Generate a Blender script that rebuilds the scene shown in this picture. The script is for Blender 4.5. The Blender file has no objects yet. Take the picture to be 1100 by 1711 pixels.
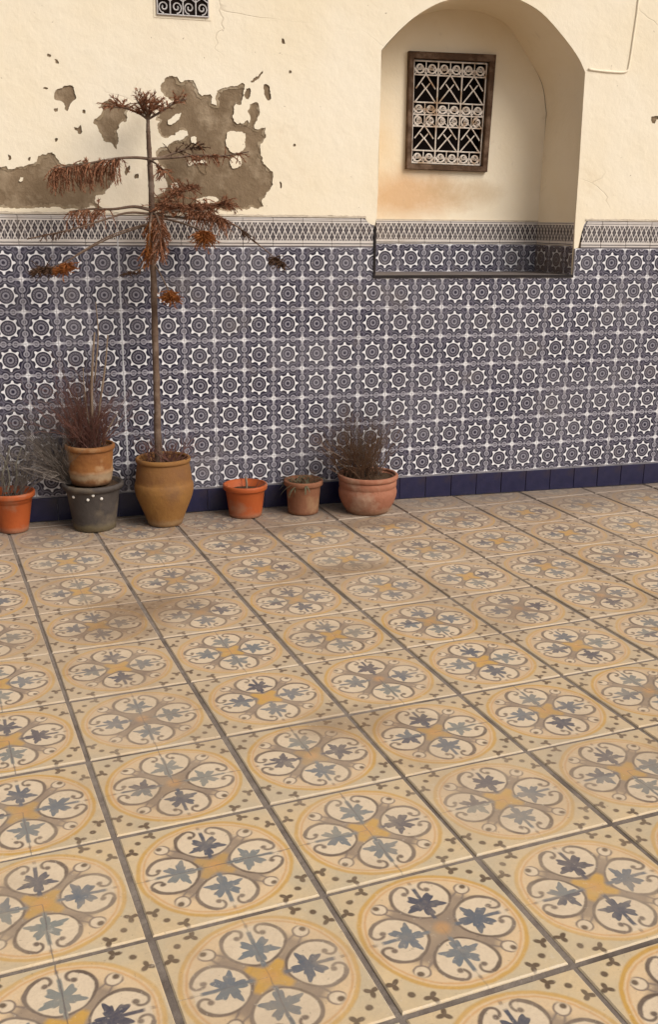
import bpy, bmesh, math, random
from mathutils import Vector, Matrix, noise
R = math.radians
S = bpy.context.scene
COL = S.collection
rnd = random.Random(7)

# ------------------------------------------------------------------ camera
F_PX, YAW, PITCH, ROLL = 1704.3, 0.27042, -0.27728, 0.01108      # 1100 px wide picture
CAM = Vector((0.16934, -5.08521, 1.45362))
fwd = Vector((math.sin(YAW)*math.cos(PITCH), math.cos(YAW)*math.cos(PITCH), math.sin(PITCH)))
r0 = Vector((math.cos(YAW), -math.sin(YAW), 0)); u0 = r0.cross(fwd)
cr = math.cos(ROLL)*r0 + math.sin(ROLL)*u0
cu = -math.sin(ROLL)*r0 + math.cos(ROLL)*u0
cd = bpy.data.cameras.new('camera'); cam = bpy.data.objects.new('camera', cd); COL.objects.link(cam)
m = Matrix((cr, cu, -fwd)).transposed().to_4x4(); m.translation = CAM
cam.matrix_world = m
cd.sensor_fit = 'HORIZONTAL'; cd.sensor_width = 36; cd.lens = F_PX/1100*36
cd.clip_start = 0.05; cd.clip_end = 500
S.camera = cam

def at(x, y, Y=0.0):
    """point of the vertical plane y = Y seen at a pixel of the photograph"""
    d = fwd + (x-550)/F_PX*cr - (y-855.5)/F_PX*cu
    return CAM + d*((Y-CAM.y)/d.y)

# ------------------------------------------------------------------ light
SUN = Vector((0.62, -0.80, 0.85)).normalized()
W = bpy.data.worlds.new('World'); S.world = W; W.use_nodes = True
wn = W.node_tree.nodes; wl = W.node_tree.links
bg = wn['Background']
sky = wn.new('ShaderNodeTexSky'); sky.sky_type = 'NISHITA'; sky.sun_disc = False
sky.sun_elevation = math.asin(SUN.z); sky.sun_rotation = math.atan2(SUN.x, SUN.y)
sky.dust_density = 4.0; sky.air_density = 1.0; sky.ozone_density = 1.0
hs = wn.new('ShaderNodeHueSaturation'); hs.inputs['Saturation'].default_value = 0.22   # overcast, nearly colourless
wl.new(sky.outputs[0], hs.inputs['Color']); wl.new(hs.outputs[0], bg.inputs[0])
bg.inputs[1].default_value = 0.068
sd = bpy.data.lights.new('sun', 'SUN'); sun = bpy.data.objects.new('sun', sd); COL.objects.link(sun)
sd.energy = 1.5; sd.angle = R(38); sd.color = (1.0, 0.945, 0.865)
sun.rotation_euler = SUN.to_track_quat('Z', 'Y').to_euler(); sun.location = (3, -4, 6)
S.view_settings.view_transform = 'Standard'; S.view_settings.look = 'None'
S.view_settings.gamma = 1; S.view_settings.exposure = 0.70; S.view_settings.use_curve_mapping = False
S.cycles.max_bounces = 6

# ------------------------------------------------------------------ node maths
class X:
    """a value in a node tree; operators add Math nodes"""
    def __init__(s, t, v): s.t = t; s.v = v
    def __add__(a, b): return mth(a.t, 'ADD', a, b)
    __radd__ = __add__
    def __sub__(a, b): return mth(a.t, 'SUBTRACT', a, b)
    def __rsub__(a, b): return mth(a.t, 'SUBTRACT', b, a)
    def __mul__(a, b): return mth(a.t, 'MULTIPLY', a, b)
    __rmul__ = __mul__
    def __truediv__(a, b): return mth(a.t, 'DIVIDE', a, b)
    def __neg__(a): return mth(a.t, 'MULTIPLY', a, -1)
def mth(t, op, *args, clamp=False):
    n = t.nodes.new('ShaderNodeMath'); n.operation = op; n.use_clamp = clamp
    for i, a in enumerate(args):
        if isinstance(a, X): t.links.new(a.v, n.inputs[i])
        else: n.inputs[i].default_value = a
    return X(t, n.outputs[0])
def f1(op):
    return lambda a, *b: mth(a.t, op, a, *b)
ab, sq, fl, fract, sin_, cos_ = f1('ABSOLUTE'), f1('SQRT'), f1('FLOOR'), f1('FRACT'), f1('SINE'), f1('COSINE')
mx, mn, at2, pw = f1('MAXIMUM'), f1('MINIMUM'), f1('ARCTAN2'), f1('POWER')
def ln(a, b): return sq(a*a + b*b)
def below(d, e, s=0.006):                # 1 where d < e, soft over s
    return mth(d.t, 'MULTIPLY_ADD', d, -1.0/(2*s), 0.5 + e/(2*s), clamp=True)
def above(d, e, s=0.006):
    return mth(d.t, 'MULTIPLY_ADD', d, 1.0/(2*s), 0.5 - e/(2*s), clamp=True)
def line(d, w, s=0.005): return below(ab(d), w, s)
def band(d, lo, hi, s=0.006): return above(d, lo, s)*below(d, hi, s)
def sep(t, sock):
    n = t.nodes.new('ShaderNodeSeparateXYZ'); t.links.new(sock, n.inputs[0])
    return [X(t, o) for o in n.outputs]
def mix(t, a, b, fac):
    n = t.nodes.new('ShaderNodeMix'); n.data_type = 'RGBA'
    for s, v in ((n.inputs['A'] if False else n.inputs[6], a), (n.inputs[7], b), (n.inputs[0], fac)):
        if isinstance(v, X): t.links.new(v.v, s)
        elif isinstance(v, (tuple, list)): s.default_value = (*v, 1)
        else: s.default_value = v
    return X(t, n.outputs[2])
def tex(t, coord, scale, detail=3, rough=0.55, w=None, dist=0.0):
    n = t.nodes.new('ShaderNodeTexNoise'); n.inputs['Scale'].default_value = scale
    n.inputs['Detail'].default_value = detail; n.inputs['Roughness'].default_value = rough
    n.inputs['Distortion'].default_value = dist
    if w is not None:
        n.noise_dimensions = '4D'; t.links.new(w.v, n.inputs['W'])
    if coord is not None: t.links.new(coord, n.inputs['Vector'])
    return X(t, n.outputs[0])
def ramp(x, lo, hi):                     # linear 0..1
    return mth(x.t, 'MULTIPLY_ADD', x, 1.0/(hi-lo), -lo/(hi-lo), clamp=True)
def newmat(name, rough=0.8, spec=0.3):
    mt = bpy.data.materials.new(name); mt.use_nodes = True
    t = mt.node_tree; b = t.nodes['Principled BSDF']
    b.inputs['Roughness'].default_value = rough; b.inputs['Specular IOR Level'].default_value = spec
    return mt, t, b
def coords(t):
    tc = t.nodes.new('ShaderNodeTexCoord'); g = t.nodes.new('ShaderNodeNewGeometry'); oi = t.nodes.new('ShaderNodeObjectInfo')
    return tc.outputs['Object'], g.outputs['Position'], X(t, oi.outputs['Random'])
def link(t, x, sock): t.links.new(x.v, sock)
def bump(t, b, h, dist, strength=1.0):
    n = t.nodes.new('ShaderNodeBump'); n.inputs['Distance'].default_value = dist; n.inputs['Strength'].default_value = strength
    link(t, h, n.inputs['Height']); t.links.new(n.outputs[0], b.inputs['Normal'])
def simple(name, c1, c2, scale=20, rough=0.8, spec=0.3, bd=0.002, c3=None, s3=4, world=False, zb=()):
    mt, t, b = newmat(name, rough, spec)
    ob, pos, rd = coords(t)
    src = pos if world else ob
    n = tex(t, src, scale, 5, 0.6)
    c = mix(t, c1, c2, ramp(n, 0.3, 0.7))
    if c3: c = mix(t, c, c3, ramp(tex(t, src, s3, 4, 0.6), 0.5, 0.68))
    if zb:
        z_ = sep(t, ob)[2] + (tex(t, ob, 18, 4, 0.6) - 0.5)*0.05
        for lo, hi, cc, k in zb: c = mix(t, c, cc, band(z_, lo, hi, 0.012)*k)
    link(t, c, b.inputs['Base Color'])
    if bd: bump(t, b, tex(t, src, scale*3, 4, 0.65), bd)
    return mt
M = {}

# ---- star tile of the dado (flat glaze print, drawn in the tile's own coordinates)
TS = 0.15
def mat_star():
    mt, t, b = newmat('star_glaze', 0.28, 0.20)
    ob, pos, rd = coords(t)
    ox, oy, oz = sep(t, ob)
    wob = tex(t, ob, 60, 2, 0.5, rd*40) - 0.5
    x = ox*(1/TS) + wob*0.012; y = oz*(1/TS) - wob*0.012
    r = ln(x, y); th = at2(y, x)
    c8 = cos_(th*8.0)
    tri = ab(fract(th*(8/(2*math.pi))) - 0.5)*2.0             # 1 on the eight points
    dark = (0.010, 0.008, 0.022); mid = (0.120, 0.108, 0.140); lite = (0.80, 0.775, 0.78); soft = (0.43, 0.405, 0.435)
    col = mix(t, mid, mid, 0.0)
    # field between the motifs: dark with small grey curls
    u = mx(ab(x), ab(y)); v = mn(ab(x), ab(y)); e = 0.5 - u
    cd_ = ln(u - 0.5, v - 0.185)
    col = mix(t, col, dark, band(r, 0.30, 0.455, 0.02)*0.9)
    col = mix(t, col, (0.24, 0.225, 0.26), band(r - c8*0.02, 0.375, 0.412, 0.015)*0.6)
    col = mix(t, col, dark, below(cd_, 0.142, 0.012))
    col = mix(t, col, (0.33, 0.31, 0.345), below(cd_, 0.098, 0.012))
    col = mix(t, col, dark, below(cd_, 0.058, 0.012)*0.8)
    col = mix(t, col, soft, below(cd_, 0.024, 0.010)*0.7)
    # corner leaf pairs and the white cross on the tile corner
    dg = ln(u - 0.405, v - 0.405)
    col = mix(t, col, dark, below(dg, 0.065, 0.016)*0.8)
    ck = ln(u - 0.5, v - 0.5)
    col = mix(t, col, soft, below(e, 0.034, 0.012)*above(v, 0.26, 0.03))
    col = mix(t, col, soft, below(e, 0.018, 0.008)*0.6)
    col = mix(t, col, lite, below(ck, 0.082, 0.016))
    col = mix(t, col, lite, below(e, 0.026, 0.012)*above(v, 0.36, 0.03)*0.7)
    col = mix(t, col, soft, below(ln(u - 0.5, v), 0.045, 0.012)*0.8)
    # scallop outline and the star
    fo = (fract(th*(8/(2*math.pi)) + 0.5) - 0.5)*(2*math.pi/8)
    bx = r*cos_(fo) - 0.310; by = r*sin_(fo)
    blob = ln(bx*0.85, by*(1.15 + bx*3.0))
    tri2 = tri*tri
    edge = r - tri2*0.078
    col = mix(t, col, dark, below(r - tri*0.06, 0.335, 0.014))
    col = mix(t, col, lite, below(edge, 0.270, 0.009)*0.85)
    col = mix(t, col, lite, below(blob, 0.047, 0.010))
    col = mix(t, col, lite, below(r, 0.272, 0.010)*0.75)
    col = mix(t, col, dark, below(r, 0.246, 0.008))
    col = mix(t, col, (0.150, 0.135, 0.155), below(r, 0.200, 0.008))
    col = mix(t, col, dark, line(fract(th*(16/(2*math.pi))) - 0.5, 0.14, 0.10)*band(r, 0.150, 0.205, 0.008)*0.55)
    col = mix(t, col, dark, below(r, 0.142, 0.008))
    col = mix(t, col, (0.23, 0.215, 0.245), below(r, 0.108, 0.008))
    col = mix(t, col, dark, below(r, 0.055, 0.008))
    # ageing: glaze worn and dusted, grime low down; then painted shade on the jamb
    wn_ = tex(t, pos, 2.2, 5, 0.6); px, py, pz = sep(t, pos)
    col = mix(t, col, (0.26, 0.24, 0.25), ramp(wn_, 0.44, 0.74)*0.25)
    col = mix(t, col, (0.19, 0.155, 0.13), ramp(tex(t, pos, 5.0, 5, 0.65, dist=0.6), 0.56, 0.75)*0.40)
    col = mix(t, col, (0.50, 0.47, 0.44), ramp(tex(t, ob, 38, 4, 0.7, rd*60), 0.60, 0.72)*0.30)
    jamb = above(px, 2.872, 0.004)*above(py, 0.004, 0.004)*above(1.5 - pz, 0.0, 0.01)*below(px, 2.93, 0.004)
    col = mix(t, col, (0.105, 0.070, 0.045), jamb*ramp(tex(t, pos, 7, 5, 0.65), 0.25, 0.6)*0.75)  # right jamb tiles: shade painted into the colour along with brown stain
    col = mix(t, col, mix(t, (0.10, 0.09, 0.12), (0.36, 0.34, 0.37), rd), 0.06)
    link(t, col, b.inputs['Base Color'])
    link(t, ramp(tex(t, pos, 9, 4, 0.6), 0.2, 0.9)*0.25 + 0.20, b.inputs['Roughness'])
    bump(t, b, tex(t, ob, 25, 2, 0.5, rd*40), 0.0015)
    return mt
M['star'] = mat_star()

FH = 0.14
def mat_frieze():
    mt, t, b = newmat('frieze_glaze', 0.3, 0.4)
    ob, pos, rd = coords(t)
    ox, oy, oz = sep(t, ob)
    wob = tex(t, ob, 55, 2, 0.5, rd*40) - 0.5
    x = ox*(1/TS) + wob*0.01; y = oz*(1/FH) + wob*0.01        # y -.5 .. .5
    dark = (0.026, 0.019, 0.024); mid = (0.24, 0.205, 0.20); lite = (0.60, 0.54, 0.49)
    P = 5.0
    t1 = ab(fract(x*P + 0.5) - 0.5)*2.0                        # 0..1 triangle along the band
    q = (y + 0.27)*(1/0.60)                                    # 0..1 in the lattice zone
    v1 = ab(fract(q*0.75) - 0.5)*2.0
    v1 = ab(fract(q*1.25 + 0.25) - 0.5)*2.0
    zone = band(y, -0.27, 0.33, 0.01)
    col = mix(t, lite, lite, 0.0)
    lat = mx(line(t1 - v1, 0.17, 0.06), line(t1 + v1 - 1.0, 0.17, 0.06))
    lat = line(t1 - v1, 0.19, 0.06)
    zc = mix(t, dark, lite, lat)
    zc = mix(t, zc, mid, line(t1 + v1 - 1.0, 0.10, 0.05)*0.8)
    zc = mix(t, zc, lite, line(t1 - 1.0, 0.10, 0.05)*0.45)
    col = mix(t, col, zc, zone)
    col = mix(t, col, dark, line(y - 0.395, 0.012, 0.01)*0.85)
    col = mix(t, col, mid, line(y - 0.455, 0.014, 0.01)*0.7)
    col = mix(t, col, dark, line(y + 0.375, 0.020, 0.01)*0.85)
    col = mix(t, col, mid, below(y, -0.44, 0.01))
    col = mix(t, col, dark, line(y + 0.478, 0.012, 0.008)*0.7)
    col = mix(t, col, (0.26, 0.20, 0.15), ramp(tex(t, pos, 6.0, 5, 0.65, dist=0.6), 0.52, 0.78)*0.5)
    link(t, col, b.inputs['Base Color'])
    bump(t, b, tex(t, ob, 25, 2, 0.5, rd*40), 0.0015)
    return mt
M['frieze'] = mat_frieze()

WF = 0.39244; ANG = 0.11856; FOX, FOY = 0.07051, -1.28836
STAINS = [(.47,-1.30,.42,.22,.75), (.36,-1.52,.35,.2,.5), (1.95,-2.86,.35,.22,.65), (1.38,-1.05,.4,.14,.6), (1.13,-.40,.4,.14,.55), (1.67,-.42,.5,.14,.6), (1.0,-2.42,.35,.18,.45)]
def mat_floor():
    mt, t, b = newmat('cement_tile', 0.62, 0.28)
    ob, pos, rd = coords(t)
    ox, oy, oz = sep(t, ob)
    n1 = tex(t, ob, 14, 3, 0.6, rd*50) - 0.5; n2 = tex(t, ob, 14, 3, 0.6, rd*50 + 7.0) - 0.5
    x = ox*(1/WF) + n1*0.030; y = oy*(1/WF) + n2*0.030
    fine = tex(t, ob, 120, 3, 0.7, rd*50)
    ax, ay = ab(x), ab(y)
    a = mx(ax, ay); bb = mn(ax, ay); r = ln(x, y)
    d1 = (a + bb)*0.70711; d2 = (a - bb)*0.70711
    # which of the four petals (for the printed colour of its leaf)
    sec = fl(at2(y, x)*(2/math.pi) + 0.5)
    wnz = t.nodes.new('ShaderNodeTexWhiteNoise'); wnz.noise_dimensions = '1D'
    link(t, sec*3.17 + rd*97.0, wnz.inputs['W']); sr = X(t, wnz.outputs[0])
    cream = (0.65, 0.475, 0.270); peach = (0.685, 0.485, 0.285); pale = (0.69, 0.540, 0.375); grey = (0.54, 0.430, 0.280)
    taupe = (0.205, 0.152, 0.120); brown = (0.085, 0.050, 0.030); ochre = (0.56, 0.315, 0.070); orange = (0.58, 0.29, 0.095)
    ink = mix(t, (0.100, 0.066, 0.050), (0.22, 0.165, 0.125), ramp(tex(t, ob, 8, 3, 0.6, rd*70), 0.35, 0.65))
    inside = below(r, 0.458, 0.006)
    px, py, pz = sep(t, pos)
    far = ramp(py, -3.1, -0.5)
    col = mix(t, grey, cream, ramp(tex(t, ob, 9, 2, 0.5, rd*30), 0.35, 0.65))
    col = mix(t, col, peach, inside)
    # the print has lost its yellow in the trodden strip along the wall
    col = mix(t, col, (0.42, 0.310, 0.228), far*0.88)
    # heart shaped petals: polar radius about the petal's middle, notched on the outer side
    pa = a - 0.270; pb = bb*0.84
    pth = at2(pb, pa); pr = ln(pa, pb)
    notch = mth(t, 'POWER', 2.71828, pth*pth*(-6.0))*0.018
    tip = mth(t, 'POWER', 2.71828, (pth - 3.14159)*(pth - 3.14159)*(-2.5))*0.026
    pe = pr - (0.146 - notch + tip)
    inpet = below(pe, 0.0, 0.004)
    # taupe cross running between the petals from the centre, fading out on the diagonals
    tcore = below(d1, 0.315, 0.030)*inside*below(d2, 0.11, 0.03)
    col = mix(t, col, taupe, tcore*mth(t, 'MULTIPLY_ADD', tex(t, ob, 10, 3, 0.6, rd*20), 0.7, 0.45, clamp=True))
    col = mix(t, col, taupe, line(d2 - (0.46 - d1)*0.16, 0.0065, 0.006)*band(d1, 0.27, 0.40, 0.02)*0.9)
    # tear drop with a dot
    td = ln(d1 - 0.372, d2*1.05)
    col = mix(t, col, pale, below(td, 0.042, 0.006))
    col = mix(t, col, taupe, line(td - 0.046, 0.0055, 0.005)*below(d1, 0.405, 0.02))
    col = mix(t, col, brown, below(ln(d1 - 0.392, d2), 0.019, 0.006)*0.9)
    col = mix(t, col, pale, inpet)
    # centre
    cen = mx(below(d2 + d1*0.22, 0.052, 0.010)*below(d1, 0.135, 0.014), below(r, 0.070, 0.012))
    col = mix(t, col, ochre, cen*(1.0 - inpet)*ramp(fract(rd*13.7) + 0.2, 0.25, 0.75))
    col = mix(t, col, orange, below(r, 0.045, 0.02)*0.6)
    # C-scrolls: the outline swells, then turns inwards in two volutes and leaves the outer end open
    sw = n1*0.014 + 0.0075 + ramp(a, 0.20, 0.38)*0.0045
    oc = mth(t, 'MULTIPLY_ADD', ab(pe) - sw, -1/0.008, 0.5, clamp=True)*above(pth, 0.50, 0.06)
    va = a - 0.359; vb = bb - 0.074; vc = ln(va, vb)
    cutq = above(vb - va*0.4, -0.004, 0.006)*below(va, 0.012, 0.008)
    vol = line(vc - 0.036, 0.0090, 0.005)*(1.0 - cutq)
    dot = below(ln(va + 0.030, vb + 0.004), 0.0175, 0.006)
    col = mix(t, col, ink, mx(mx(oc, vol), dot)*0.95)
    # fine line from the scroll to the ring
    col = mix(t, col, ink, line(bb - 0.004, 0.006, 0.005)*band(a, 0.395, 0.425, 0.01)*0.7)
    # ivy leaf
    la = (a - 0.212)*1.06
    lb = bb*0.90; lth = at2(lb, la); lr = ln(la, lb)
    lf = lr + n2*0.035 - (0.078 - cos_(lth*5.0)*0.026 + cos_(lth*13.0)*0.010)
    leafm = mx(below(lf, 0.0, 0.005), below(bb, 0.0125, 0.004)*band(a, 0.08, 0.36, 0.01))
    lc = mix(t, (0.060, 0.056, 0.080), (0.140, 0.158, 0.178), ramp(sr, 0.0, 0.40))
    lc = mix(t, lc, (0.225, 0.225, 0.200), ramp(sr, 0.40, 0.95))
    lc = mix(t, lc, (0.34, 0.28, 0.21), ramp(tex(t, ob, 22, 3, 0.6, rd*30), 0.50, 0.75)*0.6)
    col = mix(t, col, lc, leafm)
    # rings
    col = mix(t, col, ochre, line(r - 0.454, 0.0125, 0.006)*mth(t, 'MULTIPLY_ADD', rd, -0.4, 0.98))
    col = mix(t, col, orange, line(r - 0.424, 0.0060, 0.006)*0.7)
    # corner leaves
    u_ = a - 0.440; v_ = bb - 0.295
    cth = at2(v_, u_); crr = ln(u_, v_)
    cl = crr - (0.030 + cos_(cth*3.0 + 1.2)*0.014)
    cl2 = ln(d1 - 0.545, d2) - 0.020
    out = 1.0 - inside
    col = mix(t, col, brown, mx(below(cl, 0.0, 0.006), below(cl2, 0.0, 0.005))*out*0.92)
    # worn pale rim along the edge, hairline joints of the four cement squares
    rim = above(a + n1*0.02, 0.478, 0.006)
    col = mix(t, col, (0.62, 0.53, 0.41), rim*ramp(fine, 0.35, 0.6)*0.75)
    seam = below(bb + n2*0.01, 0.0035, 0.003)
    col = mix(t, col, (0.12, 0.10, 0.095), seam*ramp(sr, 0.45, 0.75)*0.8)
    # wear: print rubbed down, dust and brown stains
    wear = ramp(tex(t, ob, 7, 5, 0.65, rd*90), 0.42, 0.72)
    dusty = (0.350, 0.252, 0.182)
    col = mix(t, col, (0.50, 0.385, 0.26), wear*mth(t, 'MULTIPLY_ADD', fract(rd*7.3), 0.45, 0.05))
    col = mix(t, col, dusty, ramp(fine, 0.45, 0.75)*0.20)
    col = mix(t, col, dusty, far*mth(t, 'MULTIPLY_ADD', tex(t, pos, 2.5, 4, 0.6), 0.55, -0.02, clamp=True))
    st = ramp(tex(t, pos, 2.2, 6, 0.66, dist=0.5), 0.49, 0.68)*(far*0.6 + 0.45)
    col = mix(t, col, (0.22, 0.140, 0.085), st*0.45)
    col = mix(t, col, (0.50, 0.40, 0.30), ramp(tex(t, pos, 0.9, 4, 0.6), 0.48, 0.68)*0.20)
    big = tex(t, pos, 6, 6, 0.7, dist=0.6)
    for sx_, sy_, rx, ry, k in STAINS:
        bl = 1.0 - ramp(ln((px - sx_)*(1/rx), (py - sy_)*(1/ry)), 0.15, 1.0)
        col = mix(t, col, (0.20, 0.125, 0.072), ramp(bl*0.7 + big*0.75, 0.55, 1.0)*k)
    scr = tex(t, pos, 55, 4, 0.75)
    col = mix(t, col, (0.13, 0.095, 0.07), above(scr, 0.66, 0.03)*0.35)
    col = mix(t, col, (0.66, 0.56, 0.44), below(scr, 0.36, 0.03)*0.30)
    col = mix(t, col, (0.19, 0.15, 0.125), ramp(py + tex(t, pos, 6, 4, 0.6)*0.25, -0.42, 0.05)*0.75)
    link(t, col, b.inputs['Base Color'])
    link(t, ramp(tex(t, pos, 5, 4, 0.6), 0.25, 0.8)*0.25 + 0.48, b.inputs['Roughness'])
    bump(t, b, fine*0.4 + tex(t, ob, 18, 3, 0.6, rd*50), 0.0025)
    return mt
M['floor'] = mat_floor()

def mat_paint():
    mt, t, b = newmat('cream_limewash', 0.9, 0.15)
    ob, pos, rd = coords(t)
    px, py, pz = sep(t, pos)
    n = tex(t, pos, 1.3, 5, 0.6)
    col = mix(t, (0.78, 0.665, 0.485), (0.81, 0.715, 0.565), ramp(n, 0.35, 0.65))
    col = mix(t, col, (0.71, 0.60, 0.475), ramp(tex(t, pos, 0.8, 3, 0.6), 0.52, 0.75)*0.6)
    col = mix(t, col, (0.55, 0.40, 0.24), ramp(tex(t, pos, 3.2, 6, 0.7, dist=0.8), 0.62, 0.80)*0.35)
    # specks and hair cracks
    sp = tex(t, pos, 26, 3, 0.6)
    col = mix(t, col, (0.33, 0.25, 0.17), above(sp, 0.735, 0.012)*0.7)
    vo = t.nodes.new('ShaderNodeTexVoronoi'); vo.feature = 'DISTANCE_TO_EDGE'; vo.inputs['Scale'].default_value = 1.6
    wv = t.nodes.new('ShaderNodeVectorMath'); wv.operation = 'ADD'
    nz = t.nodes.new('ShaderNodeTexNoise'); nz.inputs['Scale'].default_value = 3.0; nz.inputs['Detail'].default_value = 5
    t.links.new(pos, wv.inputs[0]); t.links.new(nz.outputs[1], wv.inputs[1]); t.links.new(wv.outputs[0], vo.inputs['Vector'])
    cr_ = below(X(t, vo.outputs['Distance']), 0.004, 0.003)*ramp(tex(t, pos, 1.1, 2, 0.5), 0.60, 0.68)
    col = mix(t, col, (0.42, 0.33, 0.23), cr_*0.35)
    link(t, col, b.inputs['Base Color'])
    h = tex(t, pos, 9, 6, 0.6) + tex(t, pos, 70, 3, 0.6)*0.12 - cr_*0.2
    bump(t, b, h, 0.0055)
    return mt
M['paint'] = mat_paint()

def mat_niche():
    mt, t, b = newmat('niche_limewash', 0.9, 0.15)
    ob, pos, rd = coords(t)
    px, py, pz = sep(t, pos)
    col = mix(t, (0.76, 0.64, 0.455), (0.80, 0.70, 0.545), ramp(tex(t, pos, 1.6, 5, 0.6), 0.35, 0.65))
    # rust coloured damp stain under the window, with its own ragged shape
    big = tex(t, pos, 4.5, 6, 0.65, dist=0.7)
    blob = 1.0 - ramp(ln((px - 2.10)*2.2, (pz - 1.60)*5.0), 0.25, 1.05)
    col = mix(t, col, (0.58, 0.33, 0.15), ramp(blob*0.75 + big*0.7, 0.55, 1.05)*0.75)
    blob2 = 1.0 - ramp(ln((px - 2.42)*2.0, (pz - 1.62)*6.0), 0.2, 1.0)
    col = mix(t, col, (0.50, 0.35, 0.20), ramp(blob2*0.6 + big*0.8, 0.70, 1.05)*0.6)
    blob3 = 1.0 - ramp(ln((px - 1.92)*3.0, (pz - 1.85)*2.0), 0.1, 1.0)
    col = mix(t, col, (0.66, 0.44, 0.20), ramp(blob3*0.5 + big*0.6, 0.5, 0.9)*0.5)
    col = mix(t, col, (0.40, 0.29, 0.19), ramp(tex(t, pos, 7, 6, 0.7, dist=0.8), 0.62, 0.78)*0.4)
    link(t, col, b.inputs['Base Color'])
    bump(t, b, tex(t, pos, 10, 6, 0.6) + tex(t, pos, 70, 3, 0.6)*0.15, 0.005)
    return mt
M['niche'] = mat_niche()

M['render'] = simple('bare_render', (0.245, 0.175, 0.110), (0.165, 0.113, 0.068), 8, 0.95, 0.1, 0.008, (0.36, 0.275, 0.185), 6, world=True)
M['undercoat'] = simple('old_undercoat', (0.33, 0.25, 0.16), (0.22, 0.16, 0.10), 14, 0.95, 0.1, 0.003, (0.48, 0.39, 0.28), 9, world=True)
M['mortar'] = simple('pale_mortar', (0.56, 0.48, 0.38), (0.44, 0.36, 0.27), 30, 0.95, 0.1, 0.003, world=True)
M['whitegrout'] = simple('white_grout', (0.66, 0.65, 0.66), (0.45, 0.44, 0.45), 40, 0.9, 0.1, 0.002, world=True)
M['wallgrout'] = simple('wall_grout', (0.36, 0.34, 0.35), (0.24, 0.22, 0.23), 30, 0.9, 0.1, 0.002, world=True)
M['grout'] = simple('floor_grout', (0.165, 0.130, 0.108), (0.250, 0.205, 0.168), 22, 0.9, 0.15, 0.004, (0.11, 0.085, 0.07), 5, world=True)
M['skirt'] = simple('navy_glaze', (0.010, 0.010, 0.036), (0.018, 0.016, 0.050), 25, 0.30, 0.4, 0.001, (0.035, 0.022, 0.022), 6)
M['black'] = simple('black_trim', (0.012, 0.009, 0.009), (0.022, 0.016, 0.015), 30, 0.6, 0.2, 0.001)
M['sill'] = simple('grey_sill', (0.17, 0.145, 0.135), (0.12, 0.10, 0.09), 14, 0.7, 0.2, 0.003, world=True)
M['wood'] = simple('brown_frame_wood', (0.055, 0.028, 0.014), (0.085, 0.045, 0.024), 30, 0.75, 0.2, 0.003, (0.16, 0.10, 0.065), 14, world=True)
M['iron'] = simple('cream_painted_iron', (0.72, 0.65, 0.58), (0.58, 0.49, 0.41), 40, 0.7, 0.25, 0.001, (0.38, 0.25, 0.15), 18, world=True)
M['whiteiron'] = simple('grey_painted_iron', (0.56, 0.52, 0.50), (0.40, 0.36, 0.34), 40, 0.7, 0.25, 0.001, world=True)
M['dark'] = simple('dark_room', (0.010, 0.006, 0.005), (0.014, 0.009, 0.007), 5, 0.95, 0.05, 0)
M['glass'] = simple('dusty_dark_glass', (0.006, 0.004, 0.004), (0.010, 0.006, 0.005), 5, 0.6, 0.03, 0)
M['orange'] = simple('orange_plastic', (0.385, 0.085, 0.020), (0.315, 0.064, 0.016), 9, 0.55, 0.3, 0.001, (0.33, 0.135, 0.07), 9, zb=[(-.03, .02, (0.28, 0.16, 0.10), .6)])
M['greyplastic'] = simple('grey_plastic', (0.072, 0.058, 0.050), (0.048, 0.039, 0.034), 12, 0.7, 0.25, 0.003, (0.13, 0.10, 0.07), 8, zb=[(-.03, .035, (0.15, 0.115, 0.06), .7)])
M['urn'] = simple('ochre_clay', (0.275, 0.135, 0.038), (0.21, 0.095, 0.030), 9, 0.80, 0.2, 0.004, (0.17, 0.085, 0.04), 7, zb=[(.225, .32, (0.17, 0.075, 0.028), .6), (-.03, .035, (0.30, 0.20, 0.11), .5)])
M['bowl'] = simple('ochre_terracotta', (0.255, 0.105, 0.030), (0.18, 0.068, 0.022), 12, 0.8, 0.2, 0.004, (0.36, 0.22, 0.11), 9, zb=[(.03, .066, (0.36, 0.26, 0.16), .8), (-.02, .024, (0.11, 0.055, 0.03), .7)])
M['brownclay'] = simple('brown_terracotta', (0.255, 0.110, 0.058), (0.19, 0.078, 0.042), 12, 0.8, 0.2, 0.003, (0.30, 0.17, 0.09), 9)
M['pinkclay'] = simple('pinkish_terracotta', (0.345, 0.145, 0.085), (0.27, 0.105, 0.060), 12, 0.78, 0.2, 0.004, (0.40, 0.24, 0.16), 8, zb=[(-.03, .03, (0.24, 0.15, 0.09), .6)])
M['soil'] = simple('dry_soil', (0.060, 0.036, 0.022), (0.100, 0.062, 0.038), 60, 0.95, 0.1, 0.006)
M['white'] = simple('white_dot', (0.72, 0.68, 0.62), (0.62, 0.57, 0.50), 40, 0.6, 0.3, 0)
M['bark'] = simple('dead_bark', (0.165, 0.108, 0.076), (0.105, 0.066, 0.046), 30, 0.9, 0.1, 0.006, (0.22, 0.16, 0.12), 14)
M['rust'] = simple('rust_needles', (0.290, 0.125, 0.064), (0.185, 0.084, 0.048), 22, 0.85, 0.15, 0)
M['russet'] = simple('russet_needles', (0.30, 0.108, 0.030), (0.22, 0.072, 0.022), 22, 0.85, 0.15, 0)
M['darkneedle'] = simple('dark_brown_needles', (0.115, 0.060, 0.034), (0.075, 0.042, 0.028), 22, 0.85, 0.15, 0)
M['palestem'] = simple('pale_dry_stem', (0.27, 0.20, 0.14), (0.18, 0.125, 0.085), 40, 0.9, 0.1, 0.001)
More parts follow.
